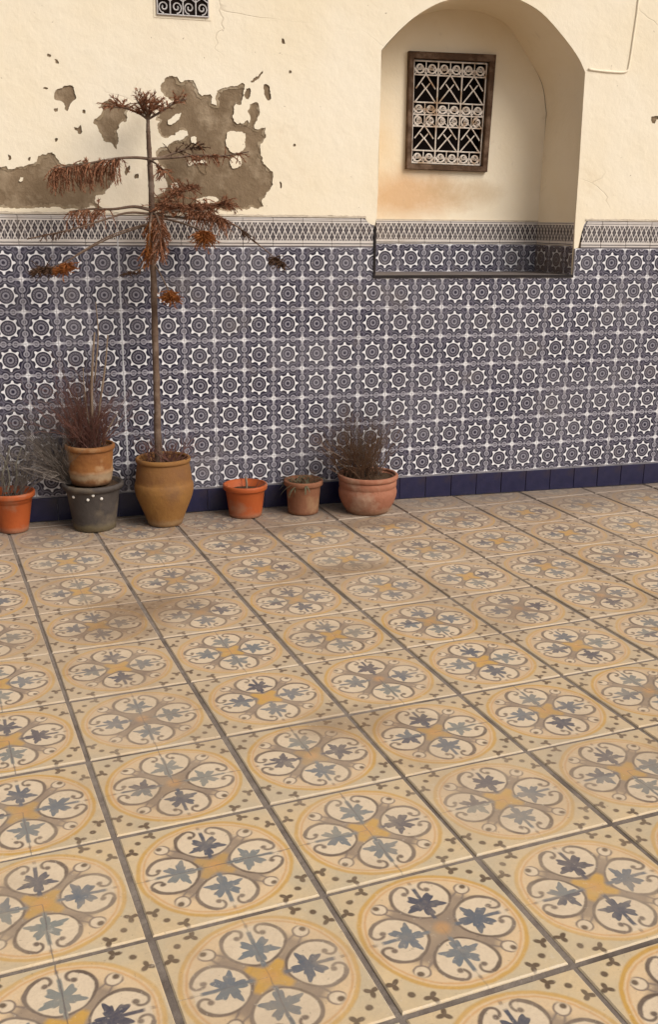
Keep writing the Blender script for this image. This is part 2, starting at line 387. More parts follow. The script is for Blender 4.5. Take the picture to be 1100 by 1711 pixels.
M['redtwig'] = simple('reddish_twig', (0.185, 0.085, 0.064), (0.125, 0.060, 0.048), 30, 0.9, 0.1, 0)
M['greytwig'] = simple('grey_twig', (0.135, 0.110, 0.092), (0.20, 0.165, 0.140), 30, 0.9, 0.1, 0)
M['browntwig'] = simple('brown_twig', (0.120, 0.066, 0.040), (0.185, 0.110, 0.068), 30, 0.9, 0.1, 0)
M['greenstem'] = simple('grey_green_stem', (0.24, 0.215, 0.165), (0.165, 0.150, 0.110), 30, 0.8, 0.2, 0)
M['dullgreen'] = simple('dull_green_leaf', (0.085, 0.082, 0.046), (0.125, 0.110, 0.066), 30, 0.8, 0.2, 0)

# ------------------------------------------------------------------ object helpers
def obj(name, me, mat, parent=None):
    if isinstance(me, bmesh.types.BMesh):
        bm = me; me = bpy.data.meshes.new(name); bm.to_mesh(me); bm.free()
    if mat and not me.materials: me.materials.append(M[mat] if isinstance(mat, str) else mat)
    o = bpy.data.objects.new(name, me); COL.objects.link(o)
    if parent: o.parent = parent
    return o
def thing(name, label, cat, loc=(0, 0, 0), group=None):
    o = bpy.data.objects.new(name, None); COL.objects.link(o); o.location = loc; o.empty_display_size = 0.1
    o['label'] = label; o['category'] = cat
    if group: o['group'] = group
    return o
def smooth(o):
    for p in o.data.polygons: p.use_smooth = True
    return o
def box(bm, x0, x1, y0, y1, z0, z1):
    vs = [bm.verts.new((x, y, z)) for x in (x0, x1) for y in (y0, y1) for z in (z0, z1)]
    for f in ((0,1,3,2),(4,6,7,5),(0,4,5,1),(2,3,7,6),(0,2,6,4),(1,5,7,3)): bm.faces.new([vs[i] for i in f])
def slab(x0, x1, z0, z1, th, bev):
    """tile in the xz plane, face towards -y at y = -th, bevelled front edge"""
    bm = bmesh.new()
    a = [bm.verts.new(v) for v in ((x0,0,z0),(x1,0,z0),(x1,0,z1),(x0,0,z1))]
    c = [bm.verts.new(v) for v in ((x0,-th+bev,z0),(x1,-th+bev,z0),(x1,-th+bev,z1),(x0,-th+bev,z1))]
    d = [bm.verts.new(v) for v in ((x0+bev,-th,z0+bev),(x1-bev,-th,z0+bev),(x1-bev,-th,z1-bev),(x0+bev,-th,z1-bev))]
    bm.faces.new(d)
    for i in range(4):
        j = (i+1) % 4
        bm.faces.new((a[i], a[j], c[j], c[i])); bm.faces.new((c[i], c[j], d[j], d[i]))
    bm.faces.new(a[::-1])
    bmesh.ops.recalc_face_normals(bm, faces=bm.faces[:])
    return bm
def mesh(bm, name, mat):
    me = bpy.data.meshes.new(name); bm.to_mesh(me); bm.free(); me.materials.append(M[mat]); return me
def tube(bm, pts, rad, n=6, cap=True):
    """swept tube; rad is a number or one radius per point"""
    pts = [Vector(p) for p in pts]
    if not isinstance(rad, (list, tuple)): rad = [rad]*len(pts)
    rings = []; prev = None
    for i, p in enumerate(pts):
        d = (pts[min(i+1, len(pts)-1)] - pts[max(i-1, 0)])
        d = d.normalized() if d.length > 1e-9 else Vector((0, 0, 1))
        if prev is None:
            s = d.orthogonal().normalized()
        else:
            s = prev - d*prev.dot(d)
            s = s.normalized() if s.length > 1e-6 else d.orthogonal().normalized()
        prev = s; q = d.cross(s)
        rings.append([bm.verts.new(p + rad[i]*(math.cos(2*math.pi*k/n)*s + math.sin(2*math.pi*k/n)*q)) for k in range(n)])
    for a, b in zip(rings, rings[1:]):
        for k in range(n): bm.faces.new((a[k], a[(k+1) % n], b[(k+1) % n], b[k]))
    if cap and n > 2:
        bm.faces.new(rings[0][::-1]); bm.faces.new(rings[-1])
def spline(pts, k=5):
    """Catmull-Rom through pts"""
    P = [Vector(p) for p in pts]; P = [P[0]*2 - P[1]] + P + [P[-1]*2 - P[-2]]
    out = []
    for i in range(1, len(P)-2):
        a, b, c, d = P[i-1], P[i], P[i+1], P[i+2]
        for s in range(k):
            t = s/k
            out.append(0.5*((2*b) + (c-a)*t + (2*a-5*b+4*c-d)*t*t + (3*b-a-3*c+d)*t**3))
    out.append(P[-2]); return out
def lathe(prof, n=40, wob=0.0, seed=0):
    bm = bmesh.new(); rg = random.Random(seed)
    ph = [rg.uniform(0, 6.28) for _ in range(4)]
    rings = []
    for r, z in prof:
        ring = []
        for k in range(n):
            a = 2*math.pi*k/n
            rr = r*(1 + wob*(math.sin(2*a + ph[0]) + 0.5*math.sin(3*a + ph[1] + z*9)))
            ring.append(bm.verts.new((rr*math.cos(a), rr*math.sin(a), z + wob*0.4*r*math.sin(a + ph[2]))))
        rings.append(ring)
    for a, b in zip(rings, rings[1:]):
        for k in range(n): bm.faces.new((a[k], a[(k+1) % n], b[(k+1) % n], b[k]))
    bm.faces.new(rings[0][::-1])
    bmesh.ops.recalc_face_normals(bm, faces=bm.faces[:])
    return bm
def fill2d(loops, ext, mat, name, y):
    """flat sheet with holes in the xz plane, +-ext thick about y"""
    cu_ = bpy.data.curves.new(name, 'CURVE'); cu_.dimensions = '2D'; cu_.fill_mode = 'BOTH'; cu_.extrude = ext
    for lp in loops:
        sp = cu_.splines.new('POLY'); sp.points.add(len(lp)-1); sp.use_cyclic_u = True
        for p, (a, b) in zip(sp.points, lp): p.co = (a, b, 0, 1)
    tmp = bpy.data.objects.new('tmp', cu_); COL.objects.link(tmp)
    dg = bpy.context.evaluated_depsgraph_get(); dg.update()
    me = bpy.data.meshes.new_from_object(tmp.evaluated_get(dg), depsgraph=dg)
    bpy.data.objects.remove(tmp); bpy.data.curves.remove(cu_)
    me.transform(Matrix(((1,0,0,0),(0,0,-1,y),(0,1,0,0),(0,0,0,1))))
    me.materials.clear(); me.materials.append(M[mat])
    me.name = name
    for p in me.polygons: p.use_smooth = False
    return me

# ------------------------------------------------------------------ floor
FX0, FX1, FY0 = -1.6, 5.2, -4.6
bm = bmesh.new(); g = 40
gv = [bm.verts.new(v) for v in ((-g,-g,-0.004),(g,-g,-0.004),(g,g,-0.004),(-g,g,-0.004))]; bm.faces.new(gv)
floor = obj('courtyard_floor', bm, 'grout'); floor['kind'] = 'structure'
half = (WF - 0.0145)/2
def floor_slab():
    bm = bmesh.new(); bv = 0.003; th = 0.03
    vs = []
    for h, z in ((half, -th), (half, -bv), (half-bv, 0.0)):
        vs.append([bm.verts.new((sx*h, sy*h, z)) for sx, sy in ((-1,-1),(1,-1),(1,1),(-1,1))])
    for a, b in zip(vs, vs[1:]):
        for i in range(4): bm.faces.new((a[i], a[(i+1)%4], b[(i+1)%4], b[i]))
    bm.faces.new(vs[-1]); return bm
ft_me = mesh(floor_slab(), 'floor_tile', 'floor')
ca, sa = math.cos(ANG), math.sin(ANG)
for c in range(-8, 18):
    for r in range(-12, 14):
        u, v = (c+.5)*WF, -(r+.5)*WF
        px, py = FOX + ca*u - sa*v, FOY + sa*u + ca*v
        if not (FX0 < px < FX1 and FY0 < py): continue
        if py - 0.29 > -0.02: continue
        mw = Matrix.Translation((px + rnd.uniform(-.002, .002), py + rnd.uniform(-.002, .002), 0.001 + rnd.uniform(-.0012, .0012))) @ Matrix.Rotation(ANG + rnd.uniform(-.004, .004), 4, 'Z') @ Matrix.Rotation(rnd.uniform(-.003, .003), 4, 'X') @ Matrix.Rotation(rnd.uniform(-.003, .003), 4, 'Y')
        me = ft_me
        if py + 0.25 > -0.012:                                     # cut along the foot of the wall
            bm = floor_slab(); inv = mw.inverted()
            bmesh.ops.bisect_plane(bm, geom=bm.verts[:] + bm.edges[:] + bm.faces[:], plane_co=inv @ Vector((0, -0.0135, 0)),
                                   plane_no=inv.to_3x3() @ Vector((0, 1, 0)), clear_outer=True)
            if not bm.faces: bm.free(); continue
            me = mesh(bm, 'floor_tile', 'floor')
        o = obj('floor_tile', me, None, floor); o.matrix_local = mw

# ------------------------------------------------------------------ wall
WX0, WX1, WTOP, WDEP = -1.2, 5.0, 3.6, 0.62
wall = thing('courtyard_wall', 'cream plastered courtyard wall with blue star tile dado and arched niche', 'wall', (0, 0, 0))
front = [(1.806,1.19),(1.812,1.75),(1.814,2.248),(1.852,2.290),(1.924,2.360),(1.995,2.415),(2.085,2.466),(2.165,2.493),(2.25,2.512),
         (2.35,2.522),(2.45,2.522),(2.53,2.51),(2.647,2.462),(2.77,2.365),(2.861,2.272),(2.909,2.198),(2.915,1.75),(2.92,1.19)]
back = [(1.83,1.19),(1.835,1.75),(1.84,2.15),(1.86,2.22),(1.89,2.285),(1.965,2.375),(2.05,2.44),(2.14,2.48),(2.25,2.51),
        (2.35,2.52),(2.45,2.518),(2.53,2.502),(2.637,2.456),(2.75,2.33),(2.848,2.186),(2.888,2.035),(2.885,1.69),(2.878,1.19)]
def fine2(p, k=4):
    # straight jambs, rounded arch, a little hand-trowelled unevenness
    arch = spline([Vector((a, b, 0)) for a, b in p[2:16]], k)
    pts = [Vector((*p[0], 0))] + [Vector((*p[0], 0)).lerp(Vector((*p[1], 0)), s) for s in (.25,.5,.75)] + [Vector((*p[1], 0))] + \
          [Vector((*p[1], 0)).lerp(Vector((*p[2], 0)), s) for s in (.33,.66)] + arch + \
          [Vector((*p[15], 0)).lerp(Vector((*p[16], 0)), s) for s in (.33,.66)] + [Vector((*p[16], 0))] + \
          [Vector((*p[16], 0)).lerp(Vector((*p[17], 0)), s) for s in (.25,.5,.75)] + [Vector((*p[17], 0))]
    out = []
    for i, q in enumerate(pts):
        j = 0.0035*noise.noise(Vector((q.x*6, q.y*6, 3.3))) if 0 < i < len(pts)-1 else 0
        out.append((q.x + j, q.y + j*0.7))
    return out
FRONT, BACK = fine2(front), fine2(back)
# masonry: front face of bare render with the niche opening, plus sides
me = fill2d([[(WX0, -.05), (WX1, -.05), (WX1, WTOP), (WX0, WTOP)], FRONT], 0.0, 'render', 'masonry', 0.0)
bm = bmesh.new(); bm.from_mesh(me)
v = {(i,j,k): bm.verts.new((x, y, z)) for i, x in enumerate((WX0, WX1)) for j, y in enumerate((0, WDEP)) for k, z in enumerate((-.05, WTOP))}
for f in (((0,0,0),(0,1,0),(0,1,1),(0,0,1)), ((1,0,0),(1,0,1),(1,1,1),(1,1,0)), ((0,0,1),(0,1,1),(1,1,1),(1,0,1)), ((0,1,0),(1,1,0),(1,1,1),(0,1,1))):
    bm.faces.new([v[i] for i in f])
obj('masonry', bm, 'render', wall)

# ---- paint coat with the peeled holes (outlines in half photograph pixels * 2)
def px2(lst): return [(q.x, q.z) for q in (at(a/2, b/2) for a, b in lst)]
def ragged(poly, seed, amp=0.006, step=0.008):
    out = []; P = [Vector((*q, 0)) for q in poly]; n = len(P); poly = []
    for i in range(n):                                            # round the traced outline first
        a, b, c, d = P[i-1], P[i], P[(i+1) % n], P[(i+2) % n]
        for s in (0, .33, .66):
            q = 0.5*((2*b) + (c-a)*s*.8 + (2*a-5*b+4*c-d)*s*s*.8 + (3*b-a-3*c+d)*s**3*.8) if False else b.lerp(c, s) + ((c-a)*.5*s*(1-s)**2 - (d-b)*.5*s*s*(1-s))*.8
            poly.append((q.x, q.y))
    n = len(poly)
    for i in range(n):
        a, b = Vector((*poly[i], 0)), Vector((*poly[(i+1) % n], 0))
        k = max(1, int((b-a).length/step))
        for s in range(k):
            p = a.lerp(b, s/k)
            w = Vector((p.x*45, p.y*45, seed)); w2 = Vector((p.x*130, p.y*130, seed+5))
            w0 = Vector((p.x*19, p.y*19, seed+2)); big = amp*1.5 if amp > .005 else 0
            p = p + Vector((big*noise.noise(w0), big*noise.noise(w0 + Vector((7,3,1))), 0))
            out.append((p.x + amp*noise.noise(w) + amp*.6*noise.noise(w2), p.y + amp*noise.noise(w + Vector((9,9,9))) + amp*.6*noise.noise(w2 + Vector((9,9,9)))))
    return out
A = [(536,290),(548,265),(575,254),(595,258),(606,272),(642,272),(660,294),(668,322),(692,318),(706,328),(710,345),(726,350),(720,322),(722,302),
     (745,296),(780,290),(806,282),(816,288),(812,315),(806,348),(796,355),(788,347),(780,365),(782,400),(790,415),(812,418),(826,405),(834,410),(832,370),
     (836,348),(862,346),(864,375),(852,425),(864,432),(886,432),(888,455),(868,500),(874,535),(895,560),(912,585),(910,612),(888,645),(874,668),(866,700),
     (700,702),(560,702),(512,698),(508,660),(552,640),(556,600),(546,555),(522,535),(526,508),(560,486),(600,470),(625,450),(612,436),(585,448),
     (562,470),(540,452),(522,432),(532,408),(516,398),(530,378),(565,355),(580,345),(566,330),(548,318)]
holes = [A,
 [(760,445),(785,440),(818,450),(816,500),(780,512),(758,490)], [(772,530),(798,520),(808,545),(790,565),(768,555)],
 [(655,668),(690,657),(728,664),(715,680),(660,684)], [(624,545),(648,540),(652,552),(630,556)], [(660,540),(688,536),(690,575),(672,572)],
 [(590,385),(606,378),(600,405),(575,420),(562,408)], [(568,618),(590,608),(596,628),(578,636)], [(640,460),(656,462),(652,482),(638,476)],
 [(340,350),(375,335),(400,350),(430,355),(425,380),(420,412),(402,420),(390,440),(396,470),(390,500),(375,485),(360,475),(345,470),(345,450),(332,440),(325,415),(312,405),(330,390),(340,375)],
 [(-260,566),(-150,560),(-60,572),(0,560),(20,558),(40,570),(85,556),(110,548),(130,525),(170,513),(195,535),(210,555),(240,548),(300,545),(340,550),(378,555),(385,600),(370,620),(350,645),(320,655),(325,676),(342,690),(338,697),(0,694),(-250,692)],
 [(68,592),(78,594),(76,606),(66,604)],
 [(180,315),(205,295),(235,288),(248,300),(250,330),(240,355),(228,378),(215,365),(218,350),(195,342),(182,330)],
 [(880,290),(900,292),(903,325),(892,337),(882,318)], [(822,296),(838,300),(838,328),(824,334),(816,318)],
 [(245,425),(258,431),(270,422),(275,440),(262,447)], [(160,184),(172,184),(175,194),(163,196)], [(182,202),(190,200),(196,216),(187,218)],
 [(184,366),(194,364),(196,374),(186,376)], [(275,367),(285,366),(286,377),(277,377)], [(27,521),(38,522),(38,535),(29,536)], [(94,527),(104,528),(103,538),(95,538)],
 [(182,463),(190,464),(189,473),(183,473)], [(418,575),(430,556),(436,560),(424,582)], [(450,580),(462,580),(464,596),(452,598)], [(942,130),(949,131),(950,146),(943,146)],
 [(964,237),(972,237),(972,245),(965,245)], [(935,610),(942,612),(942,627),(935,625)], [(146,297),(160,300),(158,306),(147,304)],
 [(2176,392),(2200,388),(2202,400),(2190,404),(2186,414),(2176,410)], [(838,272),(875,244),(877,249),(846,277)], [(980,482),(988,484),(986,490),(980,489)]]
loops = [ragged(px2(hh), i*3.1, 0.0080 if len(hh) > 7 else 0.0055, 0.005 if len(hh) > 7 else 0.002) for i, hh in enumerate(holes)]
def inset(lp, dist, seed):
    P = lp; n = len(P); area = sum(P[i-1][0]*P[i][1] - P[i][0]*P[i-1][1] for i in range(n)); sg = 1 if area > 0 else -1
    out = []
    for i in range(0, n, 1):
        a, b = Vector(P[i-2]), Vector(P[(i+2) % n]); d = (b-a)
        d = d.normalized() if d.length > 1e-6 else Vector((1, 0))
        k = dist*(0.9 + 1.3*noise.noise(Vector((P[i][0]*33, P[i][1]*33, seed))) + .8*noise.noise(Vector((P[i][0]*110, P[i][1]*110, seed))))
        out.append((P[i][0] - d.y*k*sg, P[i][1] + d.x*k*sg))
    return out
zb = 1.481
outer = [(WX0, WTOP), (WX0, zb)]
x = WX0 + .03
while x < 1.74:
    outer.append((x, zb + 0.005*noise.noise(Vector((x*22, 0, 0))) + 0.003*noise.noise(Vector((x*90, 4, 0))))); x += 0.012
outer += [(1.748,1.470),(1.762,1.452),(1.778,1.441),(1.800,1.4365)]
outer += [p for p in FRONT if p[1] > 1.45]
outer += [(2.9175,1.40),(2.9195,1.326),(2.944,1.333),(2.950,1.365),(2.958,1.41),(2.970,1.452),(2.985,1.474)]
x = 3.0
while x < WX1-.01:
    outer.append((x, zb + 0.005*noise.noise(Vector((x*22, 0, 0))) + 0.003*noise.noise(Vector((x*90, 4, 0))))); x += 0.012
outer += [(WX1, zb), (WX1, WTOP)]
obj('paint_coat', fill2d([outer] + loops, 0.0020, 'paint', 'paint_coat', -0.0042), None, wall)
for lp, ho in zip(loops, holes):                                  # undercoat left standing in patches along the broken edge
    if len(ho) < 12: continue
    ins = inset(lp, .011, 4.4)
    obj('undercoat', fill2d([lp, ins], 0.0008, 'undercoat', 'undercoat', -0.0012), None, wall)

# ---- mortar bead on top of the frieze, grout bed behind the dado tiles
bm = bmesh.new()
for xa, xb in ((WX0, 1.752), (2.975, WX1)):
    n = int((xb-xa)/.02); prev = None
    for i in range(n+1):
        xx = xa + (xb-xa)*i/n
        j = 0.004*noise.noise(Vector((xx*30, 7, 0))); j2 = 0.003*noise.noise(Vector((xx*41, 17, 0)))
        row = [bm.verts.new(q) for q in ((xx, -.0002, 1.4845+j), (xx, -0.0085+j2, 1.4805+j), (xx, -0.0105+j2, 1.4720), (xx, -0.0002, 1.4695))]
        if prev:
            for k in range(3): bm.faces.new((prev[k], prev[k+1], row[k+1], row[k]))
        prev = row
bmesh.ops.recalc_face_normals(bm, faces=bm.faces[:])
obj('mortar_bead', bm, 'mortar', wall)
bm = bmesh.new()
box(bm, WX0, WX1, -0.0055, 0.01, 0.0, 1.178)
box(bm, WX0, 1.796, -0.0055, 0.01, 1.1785, 1.4685); box(bm, 2.9235, WX1, -0.0055, 0.01, 1.1785, 1.3285); box(bm, 2.966, WX1, -0.0055, 0.01, 1.3288, 1.4685)
obj('grout_bed', bm, 'wallgrout', wall)
# ---- dado tiles
G = 0.0008
def jig(o, x, z, s=1.0):
    o.location = (x + rnd.uniform(-.0006,.0006)*s, rnd.uniform(-.0005,.0005)*s, z + rnd.uniform(-.0005,.0005)*s)
    o.rotation_euler = (rnd.gauss(0,.004)*s, rnd.uniform(-.004,.004)*s, rnd.gauss(0,.004)*s)
th = 0.0105
star_me = mesh(slab(-.075+G, .075-G, -.075+G, .075-G, th, .0012), 'star_tile', 'star')
ZS = 1.2541
for row in range(8):
    for k in range(-6, 31):
        me = star_me
        if row == 0:
            if 12 < k < 20: continue
            if k == 12: me = mesh(slab(-.075+G, -.0045, -.075+G, .075-G, th, .0012), 'star_tile', 'star')
        o = obj('star_tile', me, None, wall); jig(o, k*TS, ZS - row*TS)
fr_me = mesh(slab(-.075+G, .075-G, -.07+G, .07-G, th, .0012), 'frieze_tile', 'frieze')
for k in range(-6, 31):
    if 12 < k < 20: continue
    me = fr_me
    if k == 12:                                                   # broken corner beside the niche
        bm = slab(-.075+G, -.0065, -.07+G, .07-G, th, .0012)
        bmesh.ops.bisect_plane(bm, geom=bm.verts[:]+bm.edges[:]+bm.faces[:], plane_co=(-.030, 0, .048), plane_no=(.55, 0, .83), clear_outer=True)
        me = mesh(bm, 'frieze_tile', 'frieze')
    if k == 20:
        bm = slab(-.042, .075-G, -.07+G, .07-G, th, .0012)
        bmesh.ops.bisect_plane(bm, geom=bm.verts[:]+bm.edges[:]+bm.faces[:], plane_co=(-.020, 0, .055), plane_no=(-.90, 0, .42), clear_outer=True)
        me = mesh(bm, 'frieze_tile', 'frieze')
    o = obj('frieze_tile', me, None, wall); jig(o, k*TS, 1.399)
sk_me = mesh(slab(-.0735, .0735, 0.0035, .122, 0.013, .0015), 'skirting_tile', 'skirt')
for k in range(-6, 31):
    o = obj('skirting_tile', sk_me, None, wall); jig(o, (k+.5+.15)*TS, 0)
# the wider white joint left of the tree
bm = bmesh.new(); prev = None
for i in range(60):
    z = 0.30 + i*(1.40-0.30)/59
    w = 0.0042 + 0.003*noise.noise(Vector((0, 0, z*18))); cx = 0.525 + 0.002*noise.noise(Vector((3, 0, z*7)))
    row = [bm.verts.new(q) for q in ((cx-w, -.0095, z), (cx-w*.6, -.0122, z), (cx+w*.6, -.0122, z), (cx+w, -.0095, z))]
    if prev:
        for k in range(3): bm.faces.new((prev[k], prev[k+1], row[k+1], row[k]))
    prev = row
bmesh.ops.recalc_face_normals(bm, faces=bm.faces[:])
obj('white_joint', bm, 'whitegrout', wall)

# ---- niche: jambs and soffit lofted from the front arch to the back wall
NY = 0.36
bm = bmesh.new()
ring = []
for s in range(7):
    f = s/6; y = -0.0055 + f*(NY + .0055)
    ring.append([bm.verts.new((a[0]*(1-f)+b_[0]*f + .004*noise.noise(Vector((a[0]*5, y*7, a[1]*5))), y, a[1]*(1-f)+b_[1]*f)) for a, b_ in zip(FRONT, BACK)])
for p, q in zip(ring, ring[1:]):
    for k in range(len(p)-1): bm.faces.new((p[k], q[k], q[k+1], p[k+1]))
bmesh.ops.recalc_face_normals(bm, faces=bm.faces[:])
niche = smooth(obj('niche', bm, 'niche', wall))
WIN = [(2.092, 1.742), (2.532, 1.737), (2.549, 2.297), (2.090, 2.291)]       # opening, hand-built and slightly out of square
bk = [(p[0], p[1]) for p in BACK]
obj('back_wall', fill2d([bk, WIN], 0.0, 'niche', 'back_wall', NY), None, niche)
bm = bmesh.new(); box(bm, 1.800, 2.925, -.013, NY+.01, 1.1795, 1.1915)
obj('sill', bm, 'sill', niche)
bm = bmesh.new(); box(bm, 1.7955, 2.922, -.0165, -.0135, 1.178, 1.1925)
box(bm, 1.7955, 1.8065, -.0165, 0.02, 1.193, 1.432)
obj('sill_edge', bm, 'black', niche)
# tiles lining the niche
for k in range(8):
    xc = 2.1265 + (k-2)*0.1497
    x0 = max(-.075+G, 1.836-xc); x1 = min(.075-G, 2.874-xc)
    if x1 - x0 < .02: continue
    o = obj('star_tile', mesh(slab(x0, x1, -.0735, .075-G, .009, .0012), 'star_tile', 'star'), None, niche); o.location = (xc, NY-.002, 1.266)
    o = obj('frieze_tile', mesh(slab(x0, x1, -.06+G, .06, .009, .0012), 'frieze_tile', 'frieze'), None, niche); o.location = (xc, NY-.002, 1.402)
bm = bmesh.new(); box(bm, 1.833, 2.880, NY-.006, NY+.002, 1.4625, 1.470); obj('mortar_bead', bm, 'mortar', niche)
ja = math.atan2(NY, -.042)
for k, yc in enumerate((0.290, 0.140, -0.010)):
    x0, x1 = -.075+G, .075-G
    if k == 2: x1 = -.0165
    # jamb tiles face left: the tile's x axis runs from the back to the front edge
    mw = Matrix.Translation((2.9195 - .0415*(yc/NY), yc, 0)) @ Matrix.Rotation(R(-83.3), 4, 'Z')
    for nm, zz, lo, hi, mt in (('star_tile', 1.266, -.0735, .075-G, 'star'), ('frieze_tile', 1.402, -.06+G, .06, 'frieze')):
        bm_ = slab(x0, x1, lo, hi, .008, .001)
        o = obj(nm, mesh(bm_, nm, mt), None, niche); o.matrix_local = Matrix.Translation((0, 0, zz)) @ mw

# ---- window in the niche
win = obj('window', None, None, wall) if False else None
def quadbar(bm, p, q, pi, qi, y0, y1):
    vs = [bm.verts.new((a, y, b)) for y in (y0, y1) for a, b in (p, q, qi, pi)]
    for f in ((0,1,2,3),(7,6,5,4),(0,4,5,1),(1,5,6,2),(2,6,7,3),(3,7,4,0)): bm.faces.new([vs[i] for i in f])
OUT = [(2.079, 1.726), (2.546, 1.721), (2.564, 2.312), (2.076, 2.306)]
INN = [(2.107, 1.753), (2.517, 1.749), (2.530, 2.276), (2.104, 2.273)]
bm = bmesh.new()
for y0, y1 in ((0.18, 0.185),):
    vs = [bm.verts.new((a, NY+y0, b)) for a, b in ((2.0,1.65),(2.62,1.65),(2.62,2.4),(2.0,2.4))]; bm.faces.new(vs)
vs2 = [bm.verts.new((a, NY+.002, b)) for a, b in ((2.0,1.65),(2.62,1.65),(2.62,2.4),(2.0,2.4))]
for i in range(4): bm.faces.new((vs[i], vs[(i+1)%4], vs2[(i+1)%4], vs2[i]))
win = obj('window', bm, 'dark', wall)
bm = bmesh.new()
for i in range(4):
    j = (i+1) % 4
    quadbar(bm, OUT[i], OUT[j], INN[i], INN[j], NY-.030, NY+.05)
bmesh.ops.recalc_face_normals(bm, faces=bm.faces[:])
bmesh.ops.bevel(bm, geom=[e for e in bm.edges if e.calc_length() > .2], offset=.003, segments=1, affect='EDGES')
obj('frame', bm, 'wood', win)
bm = bmesh.new(); vs = [bm.verts.new((a, NY+.055, b)) for a, b in ((2.1,1.75),(2.53,1.75),(2.53,2.29),(2.1,2.29))]; bm.faces.new(vs)
obj('pane', bm, 'glass', win)
def gp(u, v, y=NY-.004):
    """grille coordinates: u 0..3 columns, v 0 (top) .. 1 (bottom)"""
    a = Vector((INN[3][0], 0, INN[3][1])).lerp(Vector((INN[2][0], 0, INN[2][1])), u/3*.965 + .017)
    b_ = Vector((INN[0][0], 0, INN[0][1])).lerp(Vector((INN[1][0], 0, INN[1][1])), u/3*.965 + .017)
    p = a.lerp(b_, v*.97 + .015); return Vector((p.x, y, p.z))
def spiral(bm, cu_, cv, ru, rv, turns, start, rad, sgn=1, n=18, y=NY-.004, f=gp):
    pts = []
    for i in range(n+1):
        t_ = i/n; a = start + sgn*turns*2*math.pi*t_; k = 1 - .8*t_
        pts.append(f(cu_ + ru*k*math.cos(a), cv + rv*k*math.sin(a), y))
    tube(bm, pts, rad, 4)
bm = bmesh.new()
for u in range(4): tube(bm, [gp(u, 0), gp(u, 1)], .0042, 6)
for v_ in (0.0, .135, .40, .52, .635, .875, 1.0): tube(bm, [gp(0, v_, NY-.0045), gp(3, v_, NY-.0045)], .0036 if v_ not in (0.0, 1.0) else .0045, 6)
for c in range(3):
    for v0, v1 in ((.135, .40), (.635, .875)):
        H = v1 - v0; y = NY-.006
        for s in (-1, 1):
            tube(bm, [gp(c+.5, v0 - .01, y), gp(c+.5+s*.40, v0 + H*.50, y)], .0038, 5)
            tube(bm, spline([gp(c+.5+s*.17, v0 + H*.30, y), gp(c+.5+s*.10, v0 + H*.38, y), gp(c+.5, v0 + H*.50, y)], 3), .0034, 5)
            tube(bm, [gp(c+.5, v0 + H*.48, y), gp(c+.5+s*.42, v0 + H*.99, y)], .0038, 5)
    for v0, v1, rows in ((0.0, .135, 1), (.40, .635, 2), (.875, 1.0, 1)):
        hh = (v1-v0)/rows
        for rr_ in range(rows):
            vc = v0 + hh*(rr_+.5)
            for s in (-1, 1):
                for uu in (.25, .75):
                    spiral(bm, c+uu, vc, .21, hh*.43, 1.35, (0 if s > 0 else math.pi) + (math.pi/2 if rr_ else 0), .0038, s)
                    bm2 = gp(c+uu, vc, NY-.006); tube(bm, [bm2 + Vector((-.004, 0, 0)), bm2 + Vector((.004, 0, 0))], .005, 6)
            tube(bm, [gp(c+.5, vc-hh*.5), gp(c+.5, vc+hh*.5)], .003, 4)
            tube(bm, [gp(c+.05, vc+hh*.45), gp(c+.28, vc-hh*.1), gp(c+.5, vc+hh*.45), gp(c+.72, vc-hh*.1), gp(c+.95, vc+hh*.45)], .003, 4)
obj('grille', bm, 'iron', win)
# ---- small vent window at the top
VX0, VX1, VZ0, VZ1 = 0.745, 0.977, 2.347, 2.66
bm = bmesh.new()
box(bm, VX0, VX1, -.009, -.006, VZ0, VZ1)
vent = obj('vent', bm, 'dark', wall)
def vp(u, v, y=-.014): return Vector((VX0 + (VX1-VX0)*u/4, y, VZ0 + v))
bm = bmesh.new()
for c in range(4):
    for rw in range(5):
        sg = 1 if c % 2 else -1
        spiral(bm, c+.5, .030 + rw*.062, .43, .026, 1.4, math.pi/2 if rw % 2 else -math.pi/2, .0035, sg, f=vp, y=-.014)
for u in range(5): tube(bm, [vp(u, -.004), vp(u, .313)], .0034, 5)
for c in range(4): tube(bm, [vp(c, .055), vp(c+.5, .075), vp(c+1, .055)], .003, 4)
tube(bm, [vp(0, -.002), vp(4, -.002)], .0036, 5); tube(bm, [vp(0, .31), vp(4, .31)], .004, 5)
obj('grille', bm, 'whiteiron', vent)
bm = bmesh.new()
for a, b_, c, d in ((VX0-.016, VX0-.001, VZ0-.016, VZ1+.02), (VX1+.001, VX1+.014, VZ0-.016, VZ1+.02), (VX0-.0008, VX1+.0008, VZ0-.016, VZ0-.003), (VX0-.0008, VX1+.0008, VZ1+.003, VZ1+.02)):
    box(bm, a, b_, -.0085, -.003, c, d)
obj('frame', bm, 'paint', vent)
# ---- painted-over conduit beside the arch
bm = bmesh.new()
tube(bm, spline([(3.185,-.0075,3.5),(3.181,-.0075,2.9),(3.178,-.0075,2.554),(3.168,-.0075,2.386),(3.156,-.0075,2.245),(3.140,-.0075,2.212),(3.08,-.0075,2.207),(2.995,-.0075,2.209),(2.925,-.0075,2.214)], 5), .0062, 8)
smooth(obj('conduit', bm, 'paint', wall))

